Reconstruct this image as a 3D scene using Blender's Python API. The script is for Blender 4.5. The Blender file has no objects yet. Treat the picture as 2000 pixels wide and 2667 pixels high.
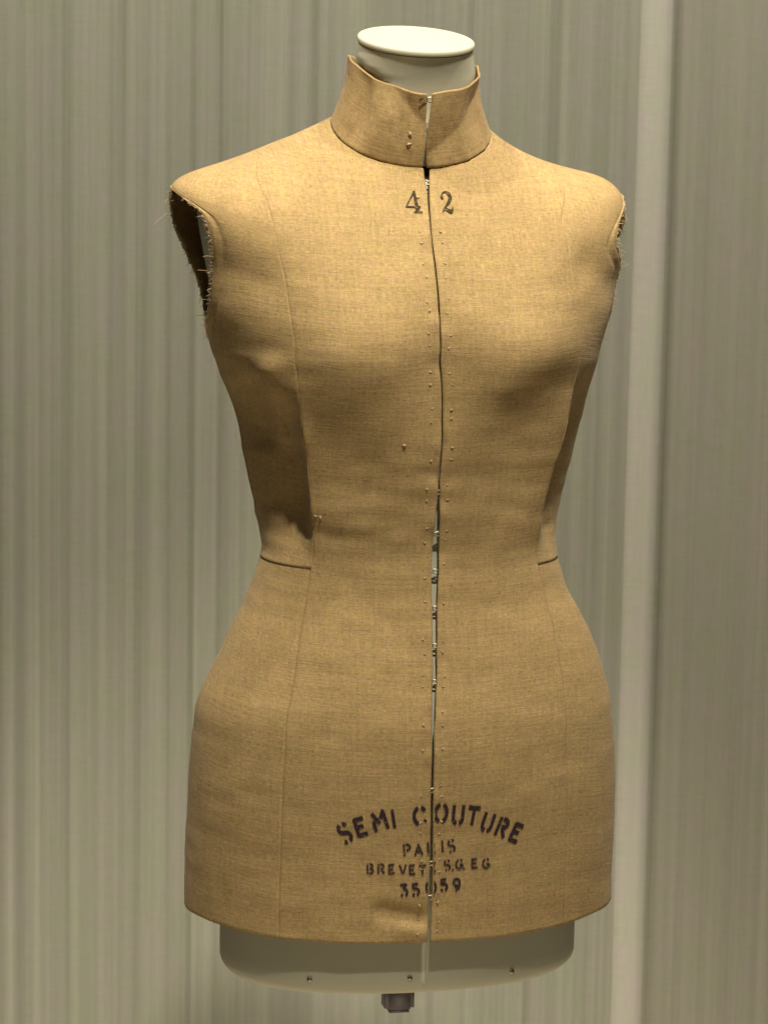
import bpy, bmesh, math, random
import numpy as np
from mathutils import Vector
random.seed(7)
rng = np.random.default_rng(7)
SC = bpy.context.scene
C = SC.collection
# ---------------------------------------------------------------- measured numbers
LEVEL_ROWS = [
 [1.29, -0.0057, 0.1761, 0.122, 0.105, 2.3],
 [1.22, 0.0019, 0.1583, 0.116, 0.095, 2.3],
 [1.16, 0.0013, 0.1453, 0.103, 0.085, 2.3],
 [1.11, 0.0013, 0.1357, 0.094, 0.08, 2.25],
 [1.08, 0.0018, 0.1433, 0.095, 0.085, 2.2],
 [1.02, 0.0043, 0.1717, 0.105, 0.105, 2.2],
 [0.96, 0.0004, 0.1929, 0.114, 0.122, 2.2],
 [0.88, 0.0004, 0.1991, 0.118, 0.13, 2.2],
 [0.8, -0.0018, 0.2004, 0.119, 0.13, 2.2],
 [0.73, -0.0018, 0.2004, 0.117, 0.128, 2.2]]
YK_ROWS = [[0.45, 0.05, 0.0, 0.055], [1.5771, 0.0792, 0.3415, 0.2082], [0.8941, 0.0781, 0.3711, 0.2261], [0.5, 0.03, 0.0, 0.08]]
NECK_ROW = [-0.004, 1.4872, 0.0335, 0.0714, -0.0051]
PR_L = [[.12, -106], [.185, -78], [.262, -64.6], [.352, -55.1], [.496, -48.1], [.643, -44.0], [.768, -41.3], [.859, -40.3], [.938, -39.7], [.995, -40.3], [1.073, -42.4], [1.123, -43.6], [1.208, -44.2], [1.296, -44.6], [1.346, -46.0], [1.39, -47.1], [1.434, -46.0], [1.503, -44.1], [1.58, -41.2], [1.624, -39.7], [1.723, -38.9], [1.801, -38.9], [1.906, -38.6], [2.06, -38.2]]
PR_R = [[.19, 106], [.275, 72.0], [.37, 57.3], [.481, 47.4], [.611, 44.4], [.731, 42.5], [.839, 42.5], [.898, 44.2], [.964, 46.8], [1.03, 48.3], [1.08, 47.6], [1.16, 47.0], [1.219, 45.4], [1.292, 45.5], [1.354, 47.1], [1.413, 48.4], [1.455, 47.2], [1.538, 42.2], [1.607, 40.7], [1.713, 39.5], [1.82, 39.0], [2.06, 39.4]]
AF_L = [[.53, -106], [.56, -90], [.575, -78], [.606, -69.7], [.662, -66.5], [.719, -65.7], [.797, -67.3], [.862, -70.9], [.903, -74.0], [.942, -80.2], [.971, -87.3], [.99, -92]]
AF_R = [[.58, 106], [.615, 90], [.642, 82.8], [.668, 74], [.699, 67.2], [.741, 64.8], [.80, 68.5], [.85, 75], [.90, 77], [.94, 79], [.97, 86], [.99, 92]]
AB_L = [[.53, -106], [.57, -99], [.61, -96], [.683, -93.6], [.764, -95.8], [.819, -101], [.859, -104.5], [.897, -108.3], [.925, -109.8], [.952, -107.0], [.975, -99], [.99, -92]]
AB_R = [[.58, 106], [.615, 94], [.65, 88], [.70, 87], [.76, 88.5], [.82, 96], [.87, 104], [.91, 108], [.95, 104], [.975, 97], [.99, 92]]
CF_L = [[0.0, -0.6], [0.016, -0.39], [0.07, -0.2], [0.133, 0.31], [0.185, 0.3], [0.235, 0.24], [0.335, 0.08], [0.53, 0.36], [0.645, 0.52], [0.819, 0.6], [0.918, 0.77], [1.04, 0.72], [1.108, 0.25], [1.177, 0.28], [1.213, 0.24], [1.255, 0.46], [1.312, 0.18], [1.34, 0.12], [1.382, -0.04], [1.416, -0.0], [1.457, -0.05], [1.524, -0.64], [1.59, -0.69], [1.637, -0.34], [1.657, -0.33], [1.726, -0.34], [1.796, -0.32], [1.867, -0.13], [1.917, 0.01], [1.96, 0.03], [2.01, 0.1], [2.06, 0.07]]
CF_R = [[0.0, 4.2], [0.016, 3.6], [0.07, 2.3], [0.133, 1.3], [0.185, 0.8], [0.235, 0.52], [0.335, 0.3], [0.53, 0.58], [0.645, 0.77], [0.819, 0.81], [0.918, 0.98], [1.04, 0.94], [1.108, 0.46], [1.177, 0.52], [1.213, 0.53], [1.255, 0.94], [1.312, 1.5], [1.34, 1.76], [1.382, 1.87], [1.417, 1.5], [1.457, 1.05], [1.524, 0.13], [1.59, 0.04], [1.637, 0.18], [1.657, 0.02], [1.726, 0.02], [1.796, 0.04], [1.868, 0.22], [1.918, 0.54], [1.96, 0.72], [2.01, 0.65], [2.06, 0.62]]
CGAP = {-1: [-1.6, -1.0, -.4, -.6, -1.2, -1.8], 1: [2.0, 1.3, .4, .5, .8, 1.2]}
ARC_POS = [(-.0766, .8723), (-.0628, .8781), (-.0475, .8831), (-.0344, .8854), (-.0122, .8874), (.0075, .8896), (.0231, .8874), (.0374, .8855), (.0510, .8786), (.0655, .8728), (.0795, .8662)]
PARIS_POS = [(-.0217, .8567), (-.0114, .8568), (-.0003, .8581), (.0101, .8591), (.0182, .8591)]
BREV_POS = [(-.0541, .84), (-.0446, .84), (-.0351, .8395), (-.0251, .8389), (-.0168, .8386), (-.0078, .8383), (.0019, .8401), (.0148, .8416), (.0254, .8417), (.0401, .8415), (.0503, .8408)]
NUM_POS = [(-.0237, .8199), (-.0133, .8202), (-.0005, .8218), (.0121, .8234), (.0241, .8231)]
F42_POS = [(-.0190, 1.4247), (.0116, 1.4247)]
HOOK_Z = [1.442, 1.1727, 1.1343, 1.1012, 1.0687, 1.0366, 1.0057, .9098, .8428, .8111]
STITCH_Z = [1.425, 1.3958, 1.3677, 1.3376, 1.3087, 1.2752, 1.2431, 1.2092, 1.1727, 1.1343, 1.1012, 1.0687, 1.0366, 1.0057, .9747, .9426, .9098, .8764, .8428, .8111, .785]
SNAGS = [(-.1085, 1.155), (-.1000, 1.150), (-.0960, 1.149), (-.030, 1.2165)]
SCREWS = [(-.1002, .7290), (-.0112, .7305), (.0861, .7285)]
SOCKET = (-.0145, -.060, -.0875)
HEMX = .345
#  pressed or standing folds: x0, z0, x1, z1, width, height
FOLDS = [(-.097, 1.136, -.084, 1.130, .008, -.0014),
         (-.042, .8005, -.010, .7925, .0080, -.0052), (-.020, .784, -.004, .781, .008, .0025),
         # right bust: fuller above, hollow below and outward
         (.114, 1.300, .065, 1.285, .026, .0024), (.101, 1.264, .066, 1.238, .028, -.0046), (.092, 1.232, .045, 1.190, .027, -.0024),
         (.016, 1.184, .092, 1.176, .011, -.0013), (.057, 1.160, .100, 1.147, .010, -.0012),
         (-.092, 1.206, -.058, 1.190, .022, -.0012), (-.055, 1.172, -.015, 1.166, .009, -.0008),
         # left side panel: slanting fold from the armhole
         (-.143, 1.279, -.121, 1.222, .011, .0055), (-.154, 1.262, -.138, 1.215, .010, -.0030),
         # shoulder hollows in front of the armholes
         (-.186, 1.366, -.152, 1.358, .018, -.0034), (-.170, 1.330, -.150, 1.318, .018, .0016), (.140, 1.368, .166, 1.355, .018, -.0036),
         (-.010, 1.190, -.001, 1.188, .005, -.0010)]
WORLD = .046
WARM = (1.0, .90, .74)
LAMPS = [
 # name, place, aimed at, watts, cone, radius, colour
 ('right_spot', (.58, -.44, 3.0), (.05, -.1, 1.45), 50, 42, .025, WARM),
 ('left_spot', (-.55, -.42, 3.0), (0, -.1, 1.45), 50, 42, .025, WARM),
 ('front_spot', (.24, -1.20, 3.05), (.03, -.1, 1.42), 180, 28, .05, WARM),
 ('bounce_fill_spot', (.1, -1.7, 3.0), (.05, -.60, 0), 700, 34, .05, WARM),  # added fill: its bounce off the floor brightens the form below the hem
 ('curtain_spot', (-.75, .20, 3.2), (-.45, 1.0, .9), 92, 85, .15, (1.0, .915, .775)),
 ('curtain_spot', (.85, .20, 3.2), (.55, 1.0, .9), 92, 85, .15, (1.0, .915, .775)),
]
# ---------------------------------------------------------------- camera numbers
D2R = math.pi/180
CAM_D, CAM_PITCH, CAM_ROLL, F_PX = 2.6, 8.5*D2R, 1.0*D2R, 7430.0
AIM_Z = 1.14
CAM_LOC = np.array([0.0, -CAM_D*math.cos(CAM_PITCH), AIM_Z + CAM_D*math.sin(CAM_PITCH)])
def cam_axes():
    f = np.array([0, math.cos(CAM_PITCH), -math.sin(CAM_PITCH)])
    r = np.array([1.0, 0, 0]); u = np.cross(r, f)
    c, s = math.cos(CAM_ROLL), math.sin(CAM_ROLL)
    # picture content turns clockwise by CAM_ROLL
    r2 = c*r + s*u; u2 = -s*r + c*u
    return r2, u2, f
# ---------------------------------------------------------------- shape of the torso
PHI, BX = 12*D2R, 0.022                 # the form faces a little to the viewer's right
ZA, ZH = 1.29, 0.795                    # bust level, hem level
#        z     cx      a      bf     bb     n
LEVELS = np.array(LEVEL_ROWS)
def cub(zq, zs, vs):
    """monotone cubic interpolation, zs ascending"""
    zs = np.asarray(zs, float); vs = np.asarray(vs, float)
    h = np.diff(zs); d = np.diff(vs)/h
    m = np.zeros(len(zs)); m[0], m[-1] = d[0], d[-1]
    for i in range(1, len(zs)-1):
        if d[i-1]*d[i] > 0:
            w1, w2 = 2*h[i]+h[i-1], h[i]+2*h[i-1]
            m[i] = (w1+w2)/(w1/d[i-1]+w2/d[i])
    zq = np.clip(zq, zs[0], zs[-1])
    i = np.clip(np.searchsorted(zs, zq)-1, 0, len(h)-1)
    s = (zq-zs[i])/h[i]
    return ((2*s**3-3*s**2+1)*vs[i] + (s**3-2*s**2+s)*h[i]*m[i] + (-2*s**3+3*s**2)*vs[i+1] + (s**3-s**2)*h[i]*m[i+1])
LZ = LEVELS[::-1, 0]
def lev(z, k): return cub(z, LZ, LEVELS[::-1, k])
def spow(v, e): return np.sign(v)*np.abs(v)**e
def torso(z, th, inset=(0, 0, 0)):
    s, c = np.sin(th), np.cos(th)
    e = 2/lev(z, 5)
    a = lev(z, 2)-inset[0]
    b = np.where(c > 0, lev(z, 3)-inset[1], lev(z, 4)-inset[2])
    return lev(z, 1)+a*spow(s, e), -b*spow(c, e), z+0*th
# neckline (where the collar joins) and the top edge of the collar
def neckline(th):
    s, c = np.sin(th), np.cos(th)
    return NK[4]+NK[3]*s, NK[0]-np.where(c > 0, 0.058, 0.058)*c, NK[1]-np.where(c > 0, NK[2], .022)*c+0*th
def bez(p0, p1, p2, p3, s): return (1-s)**3*p0+3*s*(1-s)**2*p1+3*s*s*(1-s)*p2+s**3*p3
# yoke profile numbers at front, side, back:  alpha, drop1, overhang, rise2
YK = np.array(YK_ROWS)
NK = NECK_ROW
def yoke(s, th, slim=0.0):
    nx, ny, nz = neckline(th)
    ax, ay, az = torso(np.full_like(th, ZA), th)
    S, C = np.sin(th), np.cos(th)
    ws = np.abs(S)**2.2; wf = np.where(C > 0, 1-ws, 0); wb = np.where(C <= 0, 1-ws, 0)
    al, d1, ov, r2 = [wf*YK[0, k]+ws*np.where(S < 0, YK[1, k], YK[2, k])+wb*YK[3, k] for k in range(4)]
    al = al*(1-slim*ws*.18); ov = ov*(1-slim)
    x1, y1, z1 = nx+al*(ax-nx), ny+al*(ay-ny), nz-d1
    x2, y2, z2 = ax*(1+ov), ay*(1+ov*.2)-.006*np.clip(C, 0, 1), az+r2
    return bez(nx, x1, x2, ax, s), bez(ny, y1, y2, ay, s), bez(nz, z1, z2, az, s)
def swell(x, y, z, th):
    """bust fullness and the hollow below it, pushed along the front-back axis"""
    f = np.clip(np.cos(th), 0, 1)**.5
    g = 0
    for sx in (-1, 1):
        g = g+0.021*np.exp(-((x-sx*.084)/.058)**2-((z-1.292)/.058)**2)
        g = g-0.004*np.exp(-((x-sx*.070)/.040)**2-((z-1.20)/.035)**2)
    g = g-0.006*np.exp(-(x/.028)**2-((z-1.27)/.06)**2)
    g = g+0.006*np.exp(-(x/.09)**2-((z-.95)/.08)**2)
    return y-g*f
def hollow(t, th, x, y, z):
    # the side panels fall in behind the front seams from bust to waist
    for sg, tab, amp in ((-1, PR_L, .026), (1, PR_R, .020)):
        tb = np.array(tab); p = np.interp(t, tb[:, 0], tb[:, 1])*D2R*sg
        u = np.clip((th*sg-p)/np.maximum(1.62-p, .05), 0, 1)
        w = np.clip((1.290-z)/.07, 0, 1)*np.clip((z-1.098)/.062, 0, 1)
        w = w*w*(3-2*w)*np.where(th*sg > 0, 1, 0)
        d = amp*w*(1-(1-np.minimum(u/.36, 1))**2)*np.clip((1-u)/.7, 0, 1)**.9
        m = np.sqrt(x*x+y*y)+1e-9
        x, y = x-d*x/m*.8, y-d*y/m
    return x, y
def surf(t, th):
    """t 0..1 neckline to bust, 1..2 bust to hem; th = 0 at centre front, positive to viewer's right"""
    t, th = np.broadcast_arrays(np.asarray(t, float), np.asarray(th, float))
    t = t.copy(); th = th.copy()
    xa, ya, za = yoke(np.clip(t, 0, 1), th)
    xb, yb, zb = torso(ZA+(np.clip(t, 1, 2.2)-1)*(ZH-ZA), th)
    up = t < 1
    x, y, z = np.where(up, xa, xb), np.where(up, ya, yb), np.where(up, za, zb)
    y = swell(x, y, z, th)
    x, y = hollow(t, th, x, y, z)
    return np.stack([x, y, z], -1)
def surf_n(t, th):
    e = 1e-4
    t = np.asarray(t, float)
    du = surf(t, th+e)-surf(t, th-e); dv = surf(t+e, th)-surf(t-e, th)
    n = np.cross(dv, du)
    n /= np.maximum(np.linalg.norm(n, axis=-1, keepdims=True), 1e-12)
    return n
def to_world(p):
    c, s = math.cos(PHI), math.sin(PHI)
    return np.stack([BX+c*p[..., 0]-s*p[..., 1], s*p[..., 0]+c*p[..., 1], p[..., 2]], -1)
# ---------------------------------------------------------------- camera, world, lamps, exposure
def aim(o, target):
    o.rotation_euler = (Vector(target)-o.location).to_track_quat('-Z', 'Y').to_euler()
cam_data = bpy.data.cameras.new('camera'); cam = bpy.data.objects.new('camera', cam_data); C.objects.link(cam)
from mathutils import Matrix
_r, _u, _f = cam_axes()
cam.matrix_world = Matrix(((_r[0], _u[0], -_f[0], CAM_LOC[0]), (_r[1], _u[1], -_f[1], CAM_LOC[1]), (_r[2], _u[2], -_f[2], CAM_LOC[2]), (0, 0, 0, 1)))
cam_data.sensor_fit = 'VERTICAL'; cam_data.sensor_height = 36.0
cam_data.lens = 36.0*F_PX/2667.0
cam_data.clip_start, cam_data.clip_end = .05, 60
cam_data.dof.use_dof = True; cam_data.dof.focus_distance = CAM_D-.09; cam_data.dof.aperture_fstop = 11.0
SC.camera = cam
world = bpy.data.worlds.new('World'); SC.world = world; world.use_nodes = True
bg = world.node_tree.nodes['Background']
bg.inputs['Color'].default_value = (1.0, .93, .80, 1); bg.inputs['Strength'].default_value = WORLD
for nm, loc, tgt, power, size, rad, col in LAMPS:
    l = bpy.data.lights.new(nm, 'SPOT'); l.energy = power; l.spot_size = size*D2R; l.spot_blend = 1.0
    l.shadow_soft_size = rad; l.color = col
    o = bpy.data.objects.new(nm, l); C.objects.link(o); o.location = loc; aim(o, tgt)
SC.render.engine = 'CYCLES'
SC.view_settings.view_transform = 'Standard'; SC.view_settings.look = 'None'
SC.view_settings.exposure = 0.0; SC.view_settings.gamma = 1.0
# ---------------------------------------------------------------- node helpers and materials
def new_mat(name):
    m = bpy.data.materials.new(name); m.use_nodes = True
    nt = m.node_tree; return m, nt, nt.nodes, nt.links, nt.nodes['Principled BSDF']
def noise(ns, ln, vec, scale, detail=3, rough=.55):
    n = ns.new('ShaderNodeTexNoise'); n.inputs['Scale'].default_value = scale
    n.inputs['Detail'].default_value = detail; n.inputs['Roughness'].default_value = rough
    ln.new(vec, n.inputs['Vector']); return n.outputs['Fac']
def mapping(ns, ln, vec, sc):
    n = ns.new('ShaderNodeMapping'); n.inputs['Scale'].default_value = sc; ln.new(vec, n.inputs['Vector']); return n.outputs['Vector']
def mapr(ns, ln, val, a, b, c, d, smooth=False):
    n = ns.new('ShaderNodeMapRange'); n.inputs[1].default_value = a; n.inputs[2].default_value = b
    n.inputs[3].default_value = c; n.inputs[4].default_value = d
    if smooth: n.interpolation_type = 'SMOOTHSTEP'
    ln.new(val, n.inputs[0]); return n.outputs[0]
def math_n(ns, ln, op, a, b):
    n = ns.new('ShaderNodeMath'); n.operation = op
    for i, v in enumerate((a, b)):
        if isinstance(v, (int, float)): n.inputs[i].default_value = v
        else: ln.new(v, n.inputs[i])
    return n.outputs[0]
def mixc(ns, ln, fac, a, b, mode='MIX'):
    n = ns.new('ShaderNodeMix'); n.data_type = 'RGBA'; n.blend_type = mode
    if isinstance(fac, (int, float)): n.inputs[0].default_value = fac
    else: ln.new(fac, n.inputs[0])
    for i, v in ((6, a), (7, b)):
        if isinstance(v, tuple): n.inputs[i].default_value = (*v, 1)
        else: ln.new(v, n.inputs[i])
    return n.outputs[2]
def linen(name, ink=None, cover=.5):
    m, nt, ns, ln, bs = new_mat(name)
    uv = ns.new('ShaderNodeTexCoord').outputs['UV']
    weft = noise(ns, ln, mapping(ns, ln, uv, (200, 1000, 1)), 1, 2)
    warp = noise(ns, ln, mapping(ns, ln, uv, (1000, 180, 1)), 1, 2)
    slub = noise(ns, ln, mapping(ns, ln, uv, (28, 420, 1)), 1, 1)
    slubv = noise(ns, ln, mapping(ns, ln, uv, (330, 24, 1)), 1, 1)
    blot = noise(ns, ln, mapping(ns, ln, uv, (45, 45, 1)), 1, 4, .6)
    hue = noise(ns, ln, mapping(ns, ln, uv, (75, 95, 3)), 1, 3, .6)
    big = noise(ns, ln, mapping(ns, ln, uv, (9, 9, 1)), 1, 3)
    base = mixc(ns, ln, mapr(ns, ln, hue, .36, .64, 0, 1), (.498, .339, .164), (.478, .350, .144))
    base = mixc(ns, ln, mapr(ns, ln, big, .35, .7, 0, .35), base, (.435, .290, .134))
    v = math_n(ns, ln, 'ADD', mapr(ns, ln, weft, .3, .7, -.17, .17), mapr(ns, ln, warp, .3, .7, -.14, .14))
    v = math_n(ns, ln, 'ADD', v, mapr(ns, ln, slub, .3, .7, -.07, .07))
    v = math_n(ns, ln, 'ADD', v, mapr(ns, ln, slubv, .3, .7, -.06, .06))
    v = math_n(ns, ln, 'ADD', v, mapr(ns, ln, blot, .3, .7, -.06, .06))
    v = math_n(ns, ln, 'ADD', v, 1.0)
    hsv = ns.new('ShaderNodeHueSaturation'); ln.new(v, hsv.inputs['Value']); ln.new(base, hsv.inputs['Color'])
    col = hsv.outputs['Color']
    if ink:
        worn = noise(ns, ln, mapping(ns, ln, uv, (260, 420, 1)), 1, 3, .7)
        f = mapr(ns, ln, worn, cover-.12, cover+.10, .96, .15)
        col = mixc(ns, ln, f, col, ink)
    ln.new(col, bs.inputs['Base Color'])
    bs.inputs['Roughness'].default_value = .85
    bs.inputs['Specular IOR Level'].default_value = .12
    bs.inputs['Sheen Weight'].default_value = .08; bs.inputs['Sheen Roughness'].default_value = .5
    h = math_n(ns, ln, 'ADD', math_n(ns, ln, 'ADD', weft, math_n(ns, ln, 'MULTIPLY', warp, .7)), math_n(ns, ln, 'MULTIPLY', slub, .9))
    bp = ns.new('ShaderNodeBump'); bp.inputs['Strength'].default_value = .40; bp.inputs['Distance'].default_value = .0005
    ln.new(h, bp.inputs['Height']); ln.new(bp.outputs['Normal'], bs.inputs['Normal'])
    return m
def plain(name, col, rough=.6, metal=0, var=.05, scale=30, bump=0):
    m, nt, ns, ln, bs = new_mat(name)
    ob = ns.new('ShaderNodeTexCoord').outputs['Object']
    n = noise(ns, ln, ob, scale, 4, .6)
    hsv = ns.new('ShaderNodeHueSaturation'); hsv.inputs['Color'].default_value = (*col, 1)
    ln.new(mapr(ns, ln, n, .3, .7, 1-var, 1+var), hsv.inputs['Value'])
    ln.new(hsv.outputs['Color'], bs.inputs['Base Color'])
    bs.inputs['Roughness'].default_value = rough; bs.inputs['Metallic'].default_value = metal
    if bump:
        bp = ns.new('ShaderNodeBump'); bp.inputs['Distance'].default_value = bump; bp.inputs['Strength'].default_value = .4
        ln.new(noise(ns, ln, ob, scale*25, 2), bp.inputs['Height']); ln.new(bp.outputs['Normal'], bs.inputs['Normal'])
    return m
def curtain_mat(name, col, streak):
    m, nt, ns, ln, bs = new_mat(name)
    uv = ns.new('ShaderNodeTexCoord').outputs['UV']
    a = noise(ns, ln, mapping(ns, ln, uv, (95, .55, 1)), 1, 3, .6)
    b = noise(ns, ln, mapping(ns, ln, uv, (300, 1.2, 1)), 1, 2, .6)
    c = noise(ns, ln, mapping(ns, ln, uv, (17, .22, 1)), 1, 2, .5)
    w1 = noise(ns, ln, mapping(ns, ln, uv, (900, 30, 1)), 1, 2)
    w2 = noise(ns, ln, mapping(ns, ln, uv, (30, 900, 1)), 1, 2)
    hue = noise(ns, ln, mapping(ns, ln, uv, (22, 14, 1)), 1, 4, .65)
    base = mixc(ns, ln, mapr(ns, ln, hue, .38, .62, 0, 1), (col[0]*1.03, col[1]*.985, col[2]*1.02), (col[0]*.975, col[1]*1.01, col[2]*.93))
    v = math_n(ns, ln, 'ADD', mapr(ns, ln, a, .3, .7, -streak, streak), mapr(ns, ln, b, .3, .7, -streak*.6, streak*.6))
    v = math_n(ns, ln, 'ADD', v, mapr(ns, ln, c, .3, .7, -streak*.9, streak*.9))
    v = math_n(ns, ln, 'ADD', v, mapr(ns, ln, w1, .3, .7, -.05, .05))
    v = math_n(ns, ln, 'ADD', v, mapr(ns, ln, w2, .3, .7, -.05, .05))
    v = math_n(ns, ln, 'ADD', v, 1.0)
    hsv = ns.new('ShaderNodeHueSaturation'); ln.new(v, hsv.inputs['Value']); ln.new(base, hsv.inputs['Color'])
    ln.new(hsv.outputs['Color'], bs.inputs['Base Color'])
    bs.inputs['Roughness'].default_value = .9; bs.inputs['Specular IOR Level'].default_value = .1
    return m
M = dict(
    linen=linen('linen'),
    ink=linen('stencil_ink', (.030, .016, .030), .70),
    ink_faint=linen('faded_stencil_ink', (.045, .026, .030), .67),
    ink_number=linen('number_ink', (.050, .036, .018), .66),
    cream=plain('cream_jersey', (.60, .59, .445), .75, 0, .04, 14, .0002),
    metal=plain('hook_wire', (.50, .43, .30), .36, 1.0, .15, 200),
    floor=plain('pale_floor', (.58, .52, .42), .6, 0, .1, 3),
    screw=plain('screw_steel', (.42, .38, .30), .35, 1.0, .2, 200),
    socket=plain('socket_grey', (.17, .155, .165), .5, .3, .12, 60),
    thread=plain('linen_thread', (.55, .41, .24), .8, 0, .2, 400),
    curtain=curtain_mat('sheer_curtain', (.545, .555, .462), .105),
    curtain_b=curtain_mat('sheer_curtain_far', (.54, .537, .445), .07),
    hem=curtain_mat('curtain_hem', (.84, .83, .735), .03))
# ---------------------------------------------------------------- object helpers
def mesh_obj(name, verts, faces, mat, parent=None, uvs=None, smooth=True):
    me = bpy.data.meshes.new(name)
    me.from_pydata([tuple(v) for v in verts], [], faces)
    if uvs is not None:
        l = me.uv_layers.new(name='UVMap')
        idx = np.zeros(len(me.loops), dtype=np.int32); me.loops.foreach_get('vertex_index', idx)
        l.data.foreach_set('uv', np.asarray(uvs, dtype=np.float32)[idx].ravel())
    if smooth: me.polygons.foreach_set('use_smooth', [True]*len(me.polygons))
    me.materials.append(M[mat]); me.update()
    o = bpy.data.objects.new(name, me); C.objects.link(o)
    if parent is not None: o.parent = parent
    return o
def grid_faces(nr, nc, wrap=False, flip=False):
    f = []
    for i in range(nr-1):
        for j in range(nc if wrap else nc-1):
            k = (j+1) % nc
            q = (i*nc+j, i*nc+k, (i+1)*nc+k, (i+1)*nc+j)
            f.append(q[::-1] if flip else q)
    return f
def thing(name, label, cat, loc=(0, 0, 0)):
    o = bpy.data.objects.new(name, None); C.objects.link(o); o.location = loc
    o['label'] = label; o['category'] = cat; return o
def tube(pts, r, n=5, caps=True):
    """verts, faces of a tube along pts; r may be a list"""
    pts = np.asarray(pts, float); m = len(pts); r = np.broadcast_to(np.asarray(r, float), (m,))
    tg = np.gradient(pts, axis=0); tg /= np.linalg.norm(tg, axis=1, keepdims=True)+1e-12
    up = np.array([0, 0, 1.0]) if abs(tg[0, 2]) < .9 else np.array([1.0, 0, 0])
    V = []
    for i in range(m):
        a = np.cross(tg[i], up); a /= np.linalg.norm(a)+1e-12; b = np.cross(a, tg[i]); up = b
        for k in range(n):
            w = 2*math.pi*k/n; V.append(pts[i]+r[i]*(math.cos(w)*a+math.sin(w)*b))
    F = grid_faces(m, n, True)
    if caps: F += [tuple(range(n))[::-1], tuple(range((m-1)*n, m*n))]
    return V, F
def merge(parts):
    V, F = [], []
    for v, f in parts:
        k = len(V); V += list(v); F += [tuple(i+k for i in q) for q in f]
    return V, F
# ---------------------------------------------------------------- wrinkles: value noise and pressed folds
_lat = rng.random((64, 64))
def vnoise(x, y):
    i, j = np.floor(x).astype(int), np.floor(y).astype(int); u, v = x-i, y-j
    u = u*u*(3-2*u); v = v*v*(3-2*v); g = lambda a, b: _lat[a % 64, b % 64]
    return (g(i, j)*(1-u)+g(i+1, j)*u)*(1-v)+(g(i, j+1)*(1-u)+g(i+1, j+1)*u)*v-.5
def crease(x, z):
    d = .0012*vnoise(x/.045+3, z/.030+9)+.0007*vnoise(x/.030+20, z/.011+5)
    waist = np.exp(-((z-1.14)/.055)**2)
    d = d+waist*(.0014*vnoise(x/.085+31, z/.017+.3*vnoise(x/.05, z/.05))+.0014*vnoise(x/.03+11, z/.010))
    for x0, z0, x1, z1, w, a in FOLDS:
        dx, dz = x1-x0, z1-z0; L2 = dx*dx+dz*dz
        s = np.clip(((x-x0)*dx+(z-z0)*dz)/L2, 0, 1)
        r2 = (x-x0-s*dx)**2+(z-z0-s*dz)**2
        d = d+a*np.exp(-r2/(w*w))
    return d
# ---------------------------------------------------------------- pattern lines of the bodice (t, degrees)
def line(tab, q): tab = np.array(tab); return np.interp(q, tab[:, 0], tab[:, 1])
def sline(tab, q):
    tab = np.array(tab); return cub(q, tab[:, 0], tab[:, 1])
HEM_T = 2.05
def hem_t(t, th):
    """last rows: the hem sits a touch higher at the sides"""
    k = np.clip((t-1.7)/.35, 0, 1)
    return t-.019*k*np.sin(th)**2+np.clip((t-1.9)/.15, 0, 1)*.0022*vnoise(th*4.5+8, t*0)
def pt(t, th, lift=0.0, wr=1.0):
    t = hem_t(np.asarray(t, float), th)
    p = surf(t, th); n = surf_n(t, th)
    lift = lift+np.clip((t-1.88)/.17, 0, 1)**2*.0024*vnoise(th*5.5+3, t*2)
    d = wr*crease(p[..., 0], p[..., 2])*np.clip(t/.15, 0, 1)+lift
    return p+n*d[..., None]
def panel(name, mat, parent, rows, left, right, ncol, edge_l=0, edge_r=0, extra=None, thick=.0014, grain='side'):
    """cloth panel between two lines; edge_* > 0 presses that edge in (a seam)"""
    rows = np.asarray(rows)
    L, R = left(rows), right(rows)
    s = np.linspace(0, 1, ncol); s = .5-.5*np.cos(s*math.pi)*.25-.75*(.5-s)      # a little closer at the edges
    s[0], s[-1] = 0, 1
    th = (L[:, None]+(R-L)[:, None]*s)*D2R
    t = np.repeat(rows[:, None], ncol, 1)
    P0 = pt(t, th)
    ds = np.linalg.norm(np.diff(P0, axis=1), axis=2); u = np.concatenate([np.zeros((len(rows), 1)), np.cumsum(ds, 1)], 1)
    dl, dr = u, u[:, -1:]-u
    lift = np.zeros_like(u); deep = np.clip((t-.32)/.25, 0, 1)
    if edge_l: lift -= deep*edge_l*np.exp(-(dl/.0014)**2)
    if edge_r: lift -= deep*edge_r*np.exp(-(dr/.0014)**2)
    if extra is not None: lift += extra(t, th, dl, dr)
    P = pt(t, th, lift)
    mid = ncol//2
    v = np.concatenate([[0], np.cumsum(np.linalg.norm(np.diff(P0[:, mid], axis=0), axis=1))])
    uo = P0[:, 0, 0].mean()
    if grain == 'front': uv = np.stack([P0[..., 0]*1.12, P0[..., 2]-.15*P0[..., 1]], -1)
    else: uv = np.stack([u-u[:, mid:mid+1]+P0[:, mid, 0:1], P0[..., 2]+.12*u], -1)
    o = mesh_obj(name, P.reshape(-1, 3), grid_faces(len(rows), ncol, flip=FLIP), mat, parent, uv.reshape(-1, 2))
    md = o.modifiers.new('thickness', 'SOLIDIFY'); md.thickness = thick; md.offset = -1
    return o
FLIP = True
jacket = thing('linen_vest', 'natural tan linen fitted sleeveless vest, high collar, frayed armholes, stencilled hem', 'vest', (BX, 0, ZH))
jacket.rotation_euler.z = PHI
JOFF = np.array([0, 0, -ZH])
form = thing('dress_form', 'cream padded dress form with capped neck inside the linen vest', 'dress form', (BX, 0, ZH))
form.rotation_euler.z = PHI
_surf = surf
def surf(t, th): return _surf(t, th)+JOFF        # parts live in the frame of their thing
_crease = crease
def crease(x, z): return _crease(x, z+ZH)
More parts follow.
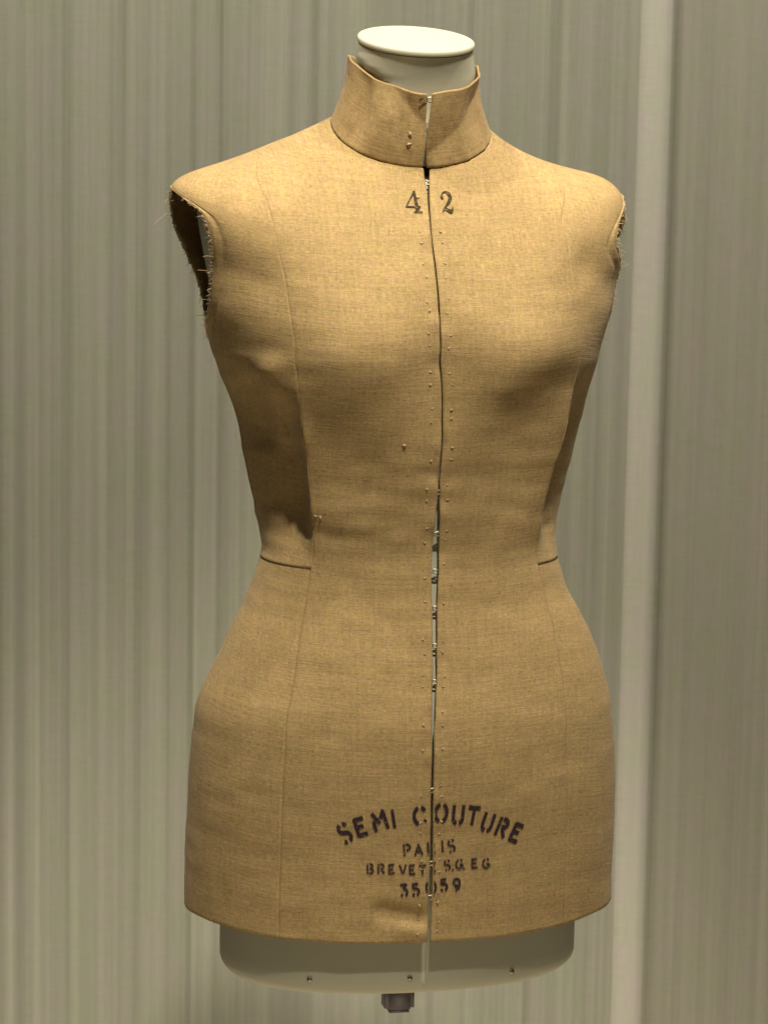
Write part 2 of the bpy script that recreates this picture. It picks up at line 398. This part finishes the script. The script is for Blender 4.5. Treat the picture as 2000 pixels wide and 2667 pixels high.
# seam between front and side panels, closes on the shoulder
def pr(side):
    return (lambda q: sline(PR_L, q)) if side < 0 else (lambda q: sline(PR_R, q))
def rows_between(a, b, step): return np.linspace(a, b, max(2, int(round((b-a)/step))+1))
T_PS = {-1: PR_L[0][0], 1: PR_R[0][0]}
T_TIP = {-1: AF_L[0][0], 1: AF_R[0][0]}
T_ARM = .99
T_WAIST = {-1: 1.382, 1: 1.382}
AF = {-1: AF_L, 1: AF_R}; ABK = {-1: AB_L, 1: AB_R}
CF = {-1: CF_L, 1: CF_R}
def tuck(q): return np.clip((q-.4)/.1, 0, 1)     # seam allowance tucked under the front panel
def cf_pucker(side):
    def f(t, th, dl, dr):
        d = dr if side < 0 else dl
        g = -.0009*np.exp(-(d/.0015)**2)
        z = surf(t, th)[..., 2]
        g = g+np.exp(-(d/.010)**2)*.0016*vnoise(z/.012+side*7, d/.03)       # puckers at the hook rows
        return g
    return f
for side in (-1, 1):
    P = pr(side)
    inner = (lambda q, s=side: line(CF[s], q))
    outer = (lambda q, s=side, P=P: np.where(q < T_PS[s], 106.0*s, P(q)))
    rr = np.concatenate([rows_between(0, T_PS[side], .006), rows_between(T_PS[side], .5, .004)[1:], rows_between(.5, HEM_T, .0055)[1:]])
    if side < 0: panel('front_panel', 'linen', jacket, rr, outer, inner, 90, .0006, 0, cf_pucker(side), grain='front', thick=.0009)
    else: panel('front_panel', 'linen', jacket, rr, inner, outer, 90, 0, .0006, cf_pucker(side), grain='front', thick=.0009)
    # side panel: shoulder, armhole, side seam, down to the waist seam
    def out2(q, s=side):
        return np.where(q < T_TIP[s], 106.0*s, np.where(q < T_ARM, sline(AF[s], q), 92.0*s))
    def arm_edge(t, th, dl, dr, s=side):
        d = dl if s < 0 else dr
        w = np.clip((t-T_TIP[s])/.03, 0, 1)*np.clip((T_ARM-t)/.03, 0, 1)
        g = w*(.0006*np.exp(-((d-.004)/.004)**2)-.0007*np.exp(-((d-.0125)/.0035)**2))
        k = np.clip((t-(T_WAIST[s]-.05))/.05, 0, 1)
        return g+.0002*k*k
    rr = np.concatenate([rows_between(T_PS[side], .55, .004), rows_between(.55, 1.0, .004)[1:], rows_between(1.0, T_WAIST[side], .0055)[1:]])
    if side < 0: panel('side_panel', 'linen', jacket, rr, out2, lambda q: P(q)+.7*tuck(q), 70, 0, .0013, arm_edge, thick=.0005)
    else: panel('side_panel', 'linen', jacket, rr, lambda q: P(q)-.7*tuck(q), out2, 70, .0013, 0, arm_edge, thick=.0005)
    rr = rows_between(T_WAIST[side]-.004, HEM_T, .0055)
    hp_edge = (lambda t, th, dl, dr, s=side: -.0002*np.clip((T_WAIST[s]+.010-t)/.018, 0, 1))
    o92 = lambda q, s=side: np.full(len(q), 92.0*s)
    if side < 0: panel('hip_panel', 'linen', jacket, rr, o92, P, 60, 0, .0006, hp_edge)
    else: panel('hip_panel', 'linen', jacket, rr, P, o92, 60, .0006, 0, hp_edge)
def back_l(q): return np.where(q < T_TIP[1], 106.0, np.where(q < T_ARM, sline(AB_R, q), 92.0))
def back_r(q): return 360+np.where(q < T_TIP[-1], -106.0, np.where(q < T_ARM, sline(AB_L, q), -92.0))
panel('back_panel', 'linen', jacket, np.concatenate([rows_between(0, 1.0, .008), rows_between(1.0, HEM_T, .012)[1:]]), back_l, back_r, 110)
# ---------------------------------------------------------------- collar in two halves
CT = dict(cx=-.0056, rx=.0566, cy=-.012, f=.058, zf=1.5178-ZH)
def collar_pt(s, th, lift=0.0):
    nx, ny, nz = neckline(th); nz = nz-ZH
    c = np.cos(th)
    tx = CT['cx']+CT['rx']*np.sin(th); ty = CT['cy']-np.where(c > 0, CT['f'], .052)*c; k = np.abs(th)/(math.pi/2)
    hi = np.where(th < 0, .0325, .0250); ex = np.where(th < 0, 1.45, 1.25)
    tz = CT['zf']+np.where(k < 1, hi*np.clip(k, 0, 1)**ex, .030+(hi-.030)*np.clip(2-k, 0, 1))
    h = 1-(1-s)**1.9                                                # leans in fast at the base, then stands up
    x, y, z = nx+(tx-nx)*h, ny+(ty-ny)*h, nz+(tz-nz)*s
    x = x*(1+.012*np.clip((s-.75)/.25, 0, 1)); 
    # soft upright fold on each front side, and small unevenness
    fold = -.0038*np.exp(-((th+.98)/.16)**2)*np.sin(np.clip(s, 0, 1)*math.pi)**.7+.0035*np.exp(-((th+.62)/.22)**2)*np.sin(s*math.pi)
    fold = fold-.003*np.exp(-((th-.85)/.16)**2)*np.sin(s*math.pi)+.0012*vnoise(th*5+4, s*3)+.0008*vnoise(th*16+9, s*7)
    # the top corners at the opening stand forward of a diagonal crease
    a = np.degrees(th)
    fac = np.where(a >= 0, np.clip(s-(.18+.82*np.clip(a, 0, 200)/78), 0, 1)*.016, np.clip(s-(.58+.42*np.clip(-a, 0, 200)/30), 0, 1)*.022)
    k = fold+lift+fac
    return np.stack([x+k*np.sin(th), y-k*np.cos(th), z+.0007*np.sin(th*9)*s], -1)
for side in (-1, 1):
    ns_, nc_ = 46, 90
    s = np.linspace(0, 1, ns_)
    gap = np.interp(s, [0, .08, .25, .35, .6, 1.0], CGAP[side])
    P = []; UV = []
    for i, si in enumerate(s):
        th = np.linspace(gap[i], 179.8, nc_)**1 * D2R if side > 0 else np.linspace(-179.8, gap[i], nc_)*D2R
        lift = np.full(nc_, .0012*(1 if si > .02 else -.5))
        q = collar_pt(np.full(nc_, si), th, lift)
        P.append(q); UV.append(np.stack([th*.065, np.full(nc_, si*.075+.3)], -1))
    o = mesh_obj('collar', np.array(P).reshape(-1, 3), grid_faces(ns_, nc_), 'linen', jacket, np.array(UV).reshape(-1, 2))
    md = o.modifiers.new('thickness', 'SOLIDIFY'); md.thickness = .0016; md.offset = -1
# ---------------------------------------------------------------- marks printed on the cloth
def on_cloth(x, z, lift=.0):
    """point of the front of the vest at local x, z (z as height above ground)"""
    x = np.asarray(x, float); z = np.asarray(z, float)
    t = np.clip(np.where(z < ZA, 1+(z-ZA)/(ZH-ZA), .9*(1.458-z)/(1.458-ZA)+.05), .03, 2.04); th = np.arcsin(np.clip(x/.19, -.9, .9))
    for _ in range(14):
        p = surf(t, th); e = 1e-4
        pt_, ph = (surf(t+e, th)-p)/e, (surf(t, th+e)-p)/e
        rx, rz = x-p[..., 0], z-ZH-p[..., 2]
        det = pt_[..., 0]*ph[..., 2]-pt_[..., 2]*ph[..., 0]; det = np.where(abs(det) < 1e-9, 1e-9, det)
        t = np.clip(t+np.clip((rx*ph[..., 2]-rz*ph[..., 0])/det, -.05, .05), .005, 2.05)
        th = np.clip(th+np.clip((pt_[..., 0]*rz-pt_[..., 2]*rx)/det, -.1, .1), -1.5, 1.5)
    n = surf_n(t, th); d = crease(surf(t, th)[..., 0], surf(t, th)[..., 2])*np.clip(t/.15, 0, 1)
    return surf(t, th)+n*(d+lift)[..., None], n, t, th
def arc(cx, cy, rx, ry, a0, a1, n=9):
    return [(cx+rx*math.cos(a*D2R), cy+ry*math.sin(a*D2R)) for a in np.linspace(a0, a1, n)]
G = {   # glyphs: list of strokes, box about 0..0.8 by 0..1, gaps as a stencil leaves them
 'S': [arc(.40, .74, .30, .24, 25, 80, 5), arc(.40, .74, .30, .24, 118, 262)+arc(.42, .25, .32, .25, 88, -62), arc(.40, .25, .33, .25, -128, -92, 4)],
 'E': [[(.12, 0), (.12, 1)], [(.12, .93), (.72, .93)], [(.2, .52), (.6, .52)], [(.12, .07), (.74, .07)]],
 'M': [[(.1, 0), (.1, .58)], [(.08, 1), (.48, .38)], [(.58, .62), (.84, 1.0), (.92, 0)]],
 'I': [[(.4, 0), (.4, 1)]],
 'C': [arc(.52, .5, .42, .45, 104, 250), arc(.52, .5, .40, .45, 30, 76, 5), arc(.52, .5, .40, .45, -48, -30, 3)],
 'O': [arc(.45, .5, .40, .46, 104, 256), arc(.45, .5, .40, .46, -72, 72)],
 'U': [[(.12, 1), (.12, .38)]+arc(.45, .34, .33, .30, 185, 258, 5), [(.78, 1), (.78, .38)]+arc(.45, .34, .33, .30, -5, -72, 5)],
 'T': [[(.0, .92), (.86, .92)], [(.43, .92), (.43, 0)]],
 'R': [[(.12, 0), (.12, 1)], [(.30, .93)]+arc(.45, .72, .30, .21, 85, -85, 6)+[(.34, .50)], [(.42, .48), (.78, 0)]],
 'P': [[(.12, 0), (.12, 1)], [(.30, .93)]+arc(.45, .70, .28, .23, 85, -85, 6)+[(.34, .46)]],
 'A': [[(.02, 0), (.30, .70)], [(.36, .98), (.78, 0)], [(.26, .34), (.56, .34)]],
 'B': [[(.12, 0), (.12, 1)], [(.30, .94)]+arc(.45, .74, .24, .20, 85, -80, 6), [(.34, .52)]+arc(.45, .27, .30, .24, 80, -85, 6)+[(.3, .05)]],
 'V': [[(.02, 1), (.36, .1)], [(.78, 1), (.46, .1)]],
 'G': [arc(.5, .5, .42, .46, 40, 80, 4), arc(.5, .5, .42, .46, 105, 300), [(.52, .42), (.86, .42), (.86, .1)]],
 '3': [[(.08, .93), (.68, .93), (.34, .58)], [(.40, .56)]+arc(.40, .30, .32, .27, 70, -70, 7), arc(.40, .30, .34, .26, 250, 205, 4)],
 '5': [[(.70, .94), (.20, .94), (.17, .56)], [(.20, .54)]+arc(.40, .31, .32, .28, 100, -75, 8), arc(.38, .31, .32, .28, 255, 205, 4)],
 '0': [arc(.42, .5, .36, .47, 108, 252), arc(.62, .5, .36, .47, -72, 72)],
 '9': [arc(.40, .66, .30, .29, 200, 80, 6)+arc(.40, .66, .32, .30, 70, -10, 4)+[(.68, .40), (.50, .08)], arc(.40, .64, .28, .26, 215, 300, 5), [(.40, .05), (.22, .05)]],
 '.': [[(.2, .0), (.2, .16)]],
}
def stroke(pts, w, step=.05):
    pts = np.array(pts, float); ws = w if isinstance(w, (list, tuple)) else [w]*len(pts)
    seg = np.linalg.norm(np.diff(pts, axis=0), axis=1); L = np.concatenate([[0], np.cumsum(seg)])
    n = max(3, int(L[-1]/step)+1); q = np.linspace(0, L[-1], n)
    x, y, ww = np.interp(q, L, pts[:, 0]), np.interp(q, L, pts[:, 1]), np.interp(q, L, ws)
    tx, ty = np.gradient(x), np.gradient(y); m = np.hypot(tx, ty)+1e-9; nx, ny = -ty/m, tx/m
    ww = ww*(1+.10*(rng.random(n)-.5))
    return np.stack([np.stack([x+nx*ww/2, y+ny*ww/2], -1), np.stack([x, y], -1), np.stack([x-nx*ww/2, y-ny*ww/2], -1)], 1)
def print_line(name, glyphs, mat, thick, label):
    """glyphs: (strokes, centre x, centre z, height, width factor, tilt in degrees clockwise)"""
    V, F, UV = [], [], []; k = 0
    for gl, cx, cz, h, wf, tilt in glyphs:
        c, s = math.cos(-tilt*D2R), math.sin(-tilt*D2R)
        for st in gl:
            w = thick
            if isinstance(st, tuple): st, w = st
            g = stroke(st, w)
            gx, gy = (g[..., 0]-.42)*h*wf, (g[..., 1]-.5)*h
            X, Z = cx+c*gx-s*gy, cz+s*gx+c*gy
            p, n, t, th = on_cloth(X, Z, .00055+.00004*(k % 9)); k += 1
            # no ink where the front opening cuts through
            b = len(V); V += list(p.reshape(-1, 3)); UV += list(np.stack([X, Z*1.0], -1).reshape(-1, 2))
            lo, hi = line(CF_L, t)*D2R, line(CF_R, t)*D2R
            ok = (th < lo-.002) | (th > hi+.002)
            nc = 3
            for i in range(g.shape[0]-1):
                for j in range(nc-1):
                    a = (i, j), (i+1, j), (i+1, j+1), (i, j+1)
                    if all(ok[q] for q in a): F.append(tuple(b+q[0]*nc+q[1] for q in a))
    o = mesh_obj(name, V, F, mat, jacket, UV); o['label'] = label; return o
arc_w = 'SEMICOUTURE'
tilts = (-21, -18, -15, -10, -6, 3, 4, 9, 17, 22, 25)
print_line('stencilled_word', [(G[c], x, z, .0172, .76 if c not in 'I' else .7, a) for c, (x, z), a in zip(arc_w, ARC_POS, tilts)], 'ink', .235, 'dark arched stencil reading SEMI COUTURE')
print_line('stencilled_word', [(G[c], x, z, .0108, .82, -5) for c, (x, z) in zip('PARIS', PARIS_POS)], 'ink_faint', .215, 'faded stencil reading PARIS')
bre = [(G[c], x, z, .0090, .86, -2) for c, (x, z) in zip('BREVETESGEG', BREV_POS)]
bre += [(G['.'], x, z, .0090, 1, 0) for x, z in ((.0218, .8408), (.0323, .8408))]
print_line('stencilled_word', bre, 'ink_faint', .225, 'small faded stencil reading BREVETE S.G.E.G')
print_line('stencilled_number', [(G[c], x, z, .0112, .82, -6) for c, (x, z) in zip('35059', NUM_POS)], 'ink', .235, 'dark stencil reading 35059')
four = [([(.60, .97), (.03, .27)], [.10, .06]), ([(.0, .27), (.90, .27)], [.07, .09]), ([(.58, 1.0), (.70, .04)], [.13, .25]), ([(.46, .03), (.98, .03)], [.06, .06])]
two = [([(.17, .82), (.10, .74), (.17, .66), (.24, .70)], [.10, .17, .15, .06]), ([(.12, .80), (.22, .93), (.42, .97), (.64, .86), (.70, .70), (.60, .52), (.36, .32), (.14, .13)], [.06, .06, .08, .20, .24, .20, .09, .06]), ([(.13, .12), (.30, .19), (.50, .10), (.68, .05), (.78, .16), (.80, .30)], [.10, .14, .17, .20, .10, .03]), ([(.10, .02), (.14, .14)], [.05, .06])]
print_line('printed_number', [(four, *F42_POS[0], .0186, .80, 0), (two, *F42_POS[1], .0186, .72, 0)], 'ink_number', .1, 'brown printed size number 42')
# ---------------------------------------------------------------- hooks in the opening, stitches beside it
def frame_at(t, deg):
    p = pt(np.array([t]), np.array([deg*D2R]))[0]; n = surf_n(np.array([t]), np.array([deg*D2R]))[0]
    if n[1] > 0: n = -n
    ez = np.array([0, 0, 1.0])-n*n[2]; ez /= np.linalg.norm(ez); ex = np.cross(ez, n)
    if ex[0] < 0: ex = -ex
    return p, ex, ez, n
def z_to_t(z): return float(np.interp(-z, -np.array([float(v) for v in surf(np.linspace(0, 2.05, 600), np.zeros(600))[:, 2]])-ZH, np.linspace(0, 2.05, 600)))
hk = merge([tube([(-.008, -.001, .0017), (.0015, -.0003, .0017), (.0030, 0, .0008), (.0032, .0002, 0), (.0030, 0, -.0008), (.0015, -.0003, -.0017), (-.008, -.001, -.0017)], .00055, 6),
            tube([(.008, -.0012, .0022), (.0005, -.0012, .0022), (-.0010, -.0010, .0012), (-.0012, -.0009, -.0012), (.0005, -.0012, -.0022), (.008, -.0012, -.0022)], .00045, 6)])
hook_mesh = None
def place(me, name, p, ex, ez, n, parent, sc=1.0, roll=0.0, flat=1.0):
    o = bpy.data.objects.new(name, me); C.objects.link(o); o.parent = parent
    c, s = math.cos(roll), math.sin(roll)
    a, b = c*ex+s*ez, -s*ex+c*ez; n = n*flat
    o.matrix_local = Matrix(((a[0]*sc, n[0]*sc, b[0]*sc, p[0]), (a[1]*sc, n[1]*sc, b[1]*sc, p[1]), (a[2]*sc, n[2]*sc, b[2]*sc, p[2]), (0, 0, 0, 1)))
    return o
tmp = mesh_obj('hook', *hk, 'metal'); hook_me = tmp.data; bpy.data.objects.remove(tmp)
for z in HOOK_Z:
    t = z_to_t(z); d = .5*(line(CF_L, t)+line(CF_R, t)); p, ex, ez, n = frame_at(t, d)
    place(hook_me, 'hook', p-n*.0016, ex, ez, n, jacket, 1.0, random.uniform(-.12, .12))
p = collar_pt(np.array([.92, .92]), np.array([-.035, .03])).mean(0)
place(hook_me, 'hook', p-np.array([0, -.001, 0]), np.array([1.0, 0, 0]), np.array([0, 0, 1.0]), np.array([0, -1.0, 0]), jacket, 1.0, .1)
st_me = []
for k in range(4):
    r_ = random.Random(k)
    pts = [(-.0012, -.0004, .0009+r_.uniform(-.0004, .0004)), (-.0004, .0007, .0003), (.0003, .0009, -.0001), (.0011, .0004, -.0007), (.0014, -.0004, -.0013+r_.uniform(-.0005, .0005))]
    pts2 = [(.0003, -.0003, .0011), (.0002, .0007, .0004), (-.0003, .0006, -.0005), (-.0007, -.0003, -.0011)]
    tmp = mesh_obj('stitch', *merge([tube(pts, [.00035, .0006, .0007, .0005, .0003], 5), tube(pts2, .00042, 5)]), 'thread')
    st_me.append(tmp.data); bpy.data.objects.remove(tmp)
for i, z in enumerate(STITCH_Z):
    for dz in (.0052, -.0056):
        for x0 in (-.0098, .0078):
            if z > 1.41 and x0 > 0: continue
            zz = z+dz+random.uniform(-.0020, .0020)
            if random.random() < .05: continue
            t = z_to_t(zz); dm = .5*(line(CF_L, t)+line(CF_R, t))*D2R
            xc = surf(np.array([t]), np.array([dm]))[0][0]+x0+random.uniform(-.0012, .0012)
            _, n_, tt, hh = on_cloth(np.array([xc]), np.array([zz]))
            p, ex, ez, n = frame_at(tt[0], hh[0]/D2R)
            place(random.choice(st_me), 'stitch', p+n*.0002, ex, ez, n, jacket, random.uniform(.6, 1.15), random.uniform(-1.5, 1.5), random.uniform(.35, .7))
for x, z in SNAGS:
    _, n_, tt, hh = on_cloth(np.array([x]), np.array([z])); p, ex, ez, n = frame_at(tt[0], hh[0]/D2R)
    place(random.choice(st_me), 'stitch', p+n*.0003, ex, ez, n, jacket, 1.1, random.uniform(-1, 1))
for s_, a_ in ((.44, -13.0), (.30, -13.0)):
    p = collar_pt(np.array([s_]), np.array([a_*D2R]))[0]; n = np.array([-.2, -.97, .1])
    place(st_me[0], 'stitch', p+n*.0018, np.array([1.0, 0, 0]), np.array([0, 0, 1.0]), n, jacket, 1.3, random.uniform(-1, 1))
# ---------------------------------------------------------------- frayed armhole edges
for side in (-1, 1):
    parts = []
    for tab, nfr, sgn in ((AF[side], 340, 1), (ABK[side], 150, -1)):
        for _ in range(nfr):
            t = (tab[0][0]+.004)+(.981-tab[0][0])*random.random()**.7; d = sline(tab, np.array([t]))[0]
            p = pt(np.array([t]), np.array([d*D2R]))[0]; n = surf_n(np.array([t]), np.array([d*D2R]))[0]
            if n@np.array([p[0], p[1], 0]) < 0: n = -n
            q = pt(np.array([t]), np.array([(d+sgn*side*2)*D2R]))[0]; out = q-p; out /= np.linalg.norm(out)
            L = random.uniform(.0008, .0028)*(3.0 if random.random() < .07 else 1)
            bend = np.array([random.gauss(0, 1.0), random.gauss(0, 1.0), random.gauss(-.5, 1.0)])
            v = out+n*random.gauss(0, .35)
            pts = [p-out*.002, p+v*L*.5+bend*L*.08, p+v*L*.85+bend*L*.4, p+v*L+bend*L*.8]
            parts.append(tube(pts, [.00030, .00026, .00022, .00015], 4))
        # ragged selvedge thread along the edge
        q = np.linspace(tab[0][0]+.003, .985, 90); dd = sline(tab, q)
        e = pt(q, dd*D2R)+rng.normal(size=(90, 3))*.0005
        parts.append(tube(e, .0005, 4))
    o = mesh_obj('frayed_edge', *merge(parts), 'thread', jacket); o['kind'] = 'stuff'
# ---------------------------------------------------------------- the dress form
def form_pt(t, th):
    z_in = np.clip((t-1.3)/.7, 0, 1)
    tt = np.clip(t, 0, 1)
    xa, ya, za = yoke(tt, th, slim=.35)
    a = np.stack([xa, ya, za], -1)
    zb = ZA+(np.clip(t, 1, 4)-1)*(ZH-ZA)
    xb, yb, _ = torso(np.maximum(zb, .73), th, (0, 0, 0)); b = np.stack([xb, yb, zb+0*th], -1)
    p = np.where((t < 1)[..., None], a, b)
    p[..., 1] = swell(p[..., 0], p[..., 1], p[..., 2], th)
    p[..., 0], p[..., 1] = hollow(t, th, p[..., 0], p[..., 1], p[..., 2])
    return p
tv = np.concatenate([np.linspace(.0, 1, 40), np.linspace(1, 2.134, 60)[1:]])
thv = np.linspace(-math.pi, math.pi, 181)[:-1]
T, H = np.meshgrid(tv, thv, indexing='ij')
q = form_pt(T, H)
S_, C_ = np.sin(H), np.cos(H)
ins = np.stack([-S_*(.010+.024*np.clip((T-1.5)/.4, 0, 1)+.010*np.clip((T-.92)/.1, 0, 1)*np.clip((1.52-T)/.1, 0, 1)+.006*np.clip(1.0-T, 0, 1)), np.where(C_ > 0, 1, 1)*C_*(.0085+np.where(C_ > 0, .015, .004)*np.clip((T-1.7)/.3, 0, 1)), np.where(T < 1, -.008*(1-T), 0)], -1)
q = q+ins
V = list(q.reshape(-1, 3)); nr, nc = q.shape[:2]; F = grid_faces(nr, nc, True, True)
last = q[-1]; cen = last.mean(0)
for k, (f, dz) in enumerate(((.992, -.0045), (.975, -.0085), (.95, -.0120), (.915, -.0148), (.87, -.0165), (.80, -.0174), (.4, -.018), (.02, -.018))):
    b = len(V); V += list(cen+(last-cen)*f+np.array([0, 0, dz]))
    F += [(b-nc+j, b+j, b+(j+1) % nc, b-nc+(j+1) % nc) for j in range(nc)]
V = [v-np.array([0, 0, ZH]) for v in V]
body = mesh_obj('body', V, F, 'cream', form)
cv = CAPV = dict(c=np.array([-.0074, -.030, 1.5660-ZH]), r=.0511, tau=.2313, roll=-.0082)
def cap_pt(r, th, h):
    x, y = r*np.sin(th), -r*np.cos(th)
    c, s = math.cos(cv['tau']), math.sin(cv['tau'])
    return np.stack([cv['c'][0]+x, cv['c'][1]+y*c-h*s, cv['c'][2]+y*s+h*c+x*cv['roll']], -1)
tc = np.linspace(-math.pi, math.pi, 121)[:-1]
prof = [(.0005, .0016), (.020, .0014), (.036, .0009), (.046, .0004), (.0500, .0), (.0510, -.0005), (.0516, -.0014), (.0518, -.0028), (.0517, -.0042), (.0511, -.0052), (.0500, -.0056), (.047, -.0058), (.030, -.0060)]
V = [];
for r, h in prof: V += list(cap_pt(np.full(120, r), tc, h))
mesh_obj('neck_cap', V, grid_faces(len(prof), 120, True, True), 'cream', form)
V = []
_cs, _ct = np.meshgrid(np.linspace(0, 1, 60), np.linspace(-math.pi, math.pi, 181), indexing='ij')
_cp = collar_pt(_cs, _ct, 0*_cs).reshape(-1, 3)
def inside_collar(p):
    """keep the neck a little inside the cloth of the collar"""
    c = np.array([-.005, -.012]); out = p.copy()
    for i, v in enumerate(p):
        d = v[:2]-c; a = math.atan2(d[1], d[0])
        ca = np.arctan2(_cp[:, 1]-c[1], _cp[:, 0]-c[0])
        w = ((ca-a+math.pi) % (2*math.pi)-math.pi)**2*.003+(_cp[:, 2]-v[2])**2
        j = w.argmin()
        if _cp[j, 2]-v[2] < -.0025: continue
        rc = np.linalg.norm(_cp[j, :2]-c)-.0030; r = np.linalg.norm(d)
        if r > rc: out[i, :2] = c+d*rc/r
    for _ in range(10): out = .25*np.roll(out, 1, 0)+.5*out+.25*np.roll(out, -1, 0)
    return out
ks = np.linspace(0, 1, 26)
for k in ks:
    top = cap_pt(np.full(120, .0507), tc, -.0062)
    bot = np.stack([-.005+.0490*np.sin(tc), -.010-.044*np.cos(tc), np.full(120, 1.455-ZH)], -1)
    rim = top*(1-k)+bot*k
    rim[:, 0] += .0050*np.sin(tc)*min(1, k/.25)
    back = np.clip(np.cos(tc), 0, 1)*(.0070*math.sin(math.pi*min(1, k*1.25)**.8)) if k < .8 else 0*tc
    rim[:, 1] += back
    rim = inside_collar(rim)
    V += list(rim)
mesh_obj('neck', V, grid_faces(26, 120, True, True), 'cream', form)
# raised centre seam, screws, socket
zs = np.linspace(.800, .7225, 24); sv = []
o_, n_, tt, hh = None, None, None, None
front = np.array([np.interp(zz, np.sort(q[:, nc//2, 2]), q[:, nc//2, 1][np.argsort(q[:, nc//2, 2])]) for zz in zs])
def form_front(x, z):
    """y of the form's front near x, z"""
    i = np.abs(q[:, nc//2, 2]-z).argmin(); j = np.arange(nc//4, 3*nc//4)
    return float(np.interp(x, q[i, j, 0], q[i, j, 1]))
mesh_obj('centre_seam', *tube([(.0016, form_front(.0016, zz)-.0002, zz-ZH) for zz in zs], .0011, 6), 'cream', form)
scr = merge([tube([(0, -.003, 0), (0, .0006, 0), (0, .0012, 0)], [.0024, .0024, .0016], 12), tube([(0, .0011, 0), (0, .0018, 0)], [.0013, .0006], 8)])
tmp = mesh_obj('screw', *scr, 'screw'); scr_me = tmp.data; bpy.data.objects.remove(tmp)
for x, z in SCREWS:
    y = form_front(x, z); e = .004
    tx = np.array([2*e, form_front(x+e, z)-form_front(x-e, z), 0]); tx /= np.linalg.norm(tx)
    n = np.cross(tx, np.array([0, 0, 1.0])); n = n if n[1] < 0 else -n
    place(scr_me, 'screw', np.array([x, y, z-ZH])+n*.0002, tx, np.array([0, 0, 1.0]), n, form)
bm = bmesh.new(); bmesh.ops.create_cube(bm, size=1)
for v in bm.verts: v.co.x *= .0275; v.co.y *= .024; v.co.z *= .036
bmesh.ops.bevel(bm, geom=[e for e in bm.edges if True], offset=.0045, segments=4, affect='EDGES', clamp_overlap=True)
me = bpy.data.meshes.new('stand_socket'); bm.to_mesh(me); bm.free(); me.materials.append(M['socket'])
me.polygons.foreach_set('use_smooth', [True]*len(me.polygons))
o = bpy.data.objects.new('stand_socket', me); C.objects.link(o); o.parent = form
o.location = SOCKET
# ---------------------------------------------------------------- floor below the frame, added only to bounce light upward
V = [(-3, -4, 0), (3, -4, 0), (3, 2, 0), (-3, 2, 0)]
fl = mesh_obj('floor', V, [(0, 1, 2, 3)], 'floor', smooth=False); fl['kind'] = 'structure'
# ---------------------------------------------------------------- curtains
def curtain(name, x0, x1, y0, mat, label, seed, amp, pleats):
    r_ = np.random.default_rng(seed)
    n = 1500; xs = np.linspace(x0, x1, n); zs = np.linspace(.02, 2.75, 30)
    comp = [(r_.uniform(.010, .026)*0+w, a, r_.uniform(0, 6.28), r_.uniform(-.02, .02)) for w, a in pleats]
    P = []; UV = []
    for z in zs:
        y = np.zeros(n); dx = np.zeros(n)
        for w, a, ph, dr in comp:
            k = 2*math.pi*(xs+dr*(z-1.1)*.25)/w+ph
            m = .55+.9*np.abs(np.sin(xs*3.1/w*.137+ph*2))          # pleats come and go
            y += a*m*np.sin(k); dx += a*m*.6*np.sin(2*k+1)
        kx = xs+.004*np.sin(z*1.7+xs*9); i = np.clip(np.searchsorted(KNIFE, kx)-1, 0, len(KNIFE)-2)
        kn = np.array(KNIFE); fr = (kx-kn[i])/(kn[i+1]-kn[i]); back = np.clip((kx-kn[i])/.016, 0, 1)
        y += .0058*(1-2*np.where(back < 1, 1-back*back*(3-2*back), fr**1.3))
        P.append(np.stack([xs+dx, y0+amp*y, np.full(n, z)], -1)); UV.append(np.stack([xs, np.full(n, z)], -1))
    t = thing(name, label, 'curtain', (0, y0, 0)); t['group'] = 'sheer curtains hanging behind the dress form'
    v = np.array(P).reshape(-1, 3)-np.array([0, y0, 0])
    o = mesh_obj('cloth', v, grid_faces(len(zs), n), mat, t, np.array(UV).reshape(-1, 2))
    return t, np.array(P)
PLE = [(.41, .004), (.173, .0020), (.071, .0010), (.031, .0006), (.0173, .0003)]
KNIFE = [-1.6, -1.38, -1.2, -.98, -.80, -.61, -.342, -.215, -.100, .085, .19, .62, .80, 1.0, 1.2, 1.45, 1.75]
ct, cp = curtain('curtain', -1.6, HEMX, 1.00, 'curtain', 'pale grey-green sheer curtain with fine pleats, pale hem along its right edge', 3, 1.0, PLE)
curtain('curtain', HEMX-.015, 1.7, 1.010, 'curtain_b', 'plain pale grey sheer curtain emerging from behind the hemmed curtain', 23, .5, PLE)
zs = np.linspace(.02, 2.75, 30); cols = np.array([0, .0006, .012, .025, .0392, .0400]); off = np.array([.0022, .0004, -.0006, -.0012, -.0014, .003])
V = []; UV = []
for i, z in enumerate(zs):
    ye = np.interp(HEMX-.040+cols, cp[i, :, 0], cp[i, :, 1])
    ye = ye.mean()+.25*(ye-ye.mean())
    for k in range(6): V.append((HEMX-.040+cols[k]+.0006*math.sin(z*5), ye[k]+off[k]-.0018-1.0, z)); UV.append((HEMX-.037+cols[k], z))
hem = mesh_obj('side_hem', V, grid_faces(30, 6), 'hem', ct, UV); hem['label'] = 'paler folded double hem'
md = hem.modifiers.new('thickness', 'SOLIDIFY'); md.thickness = .0012
print('objects', len(bpy.data.objects))
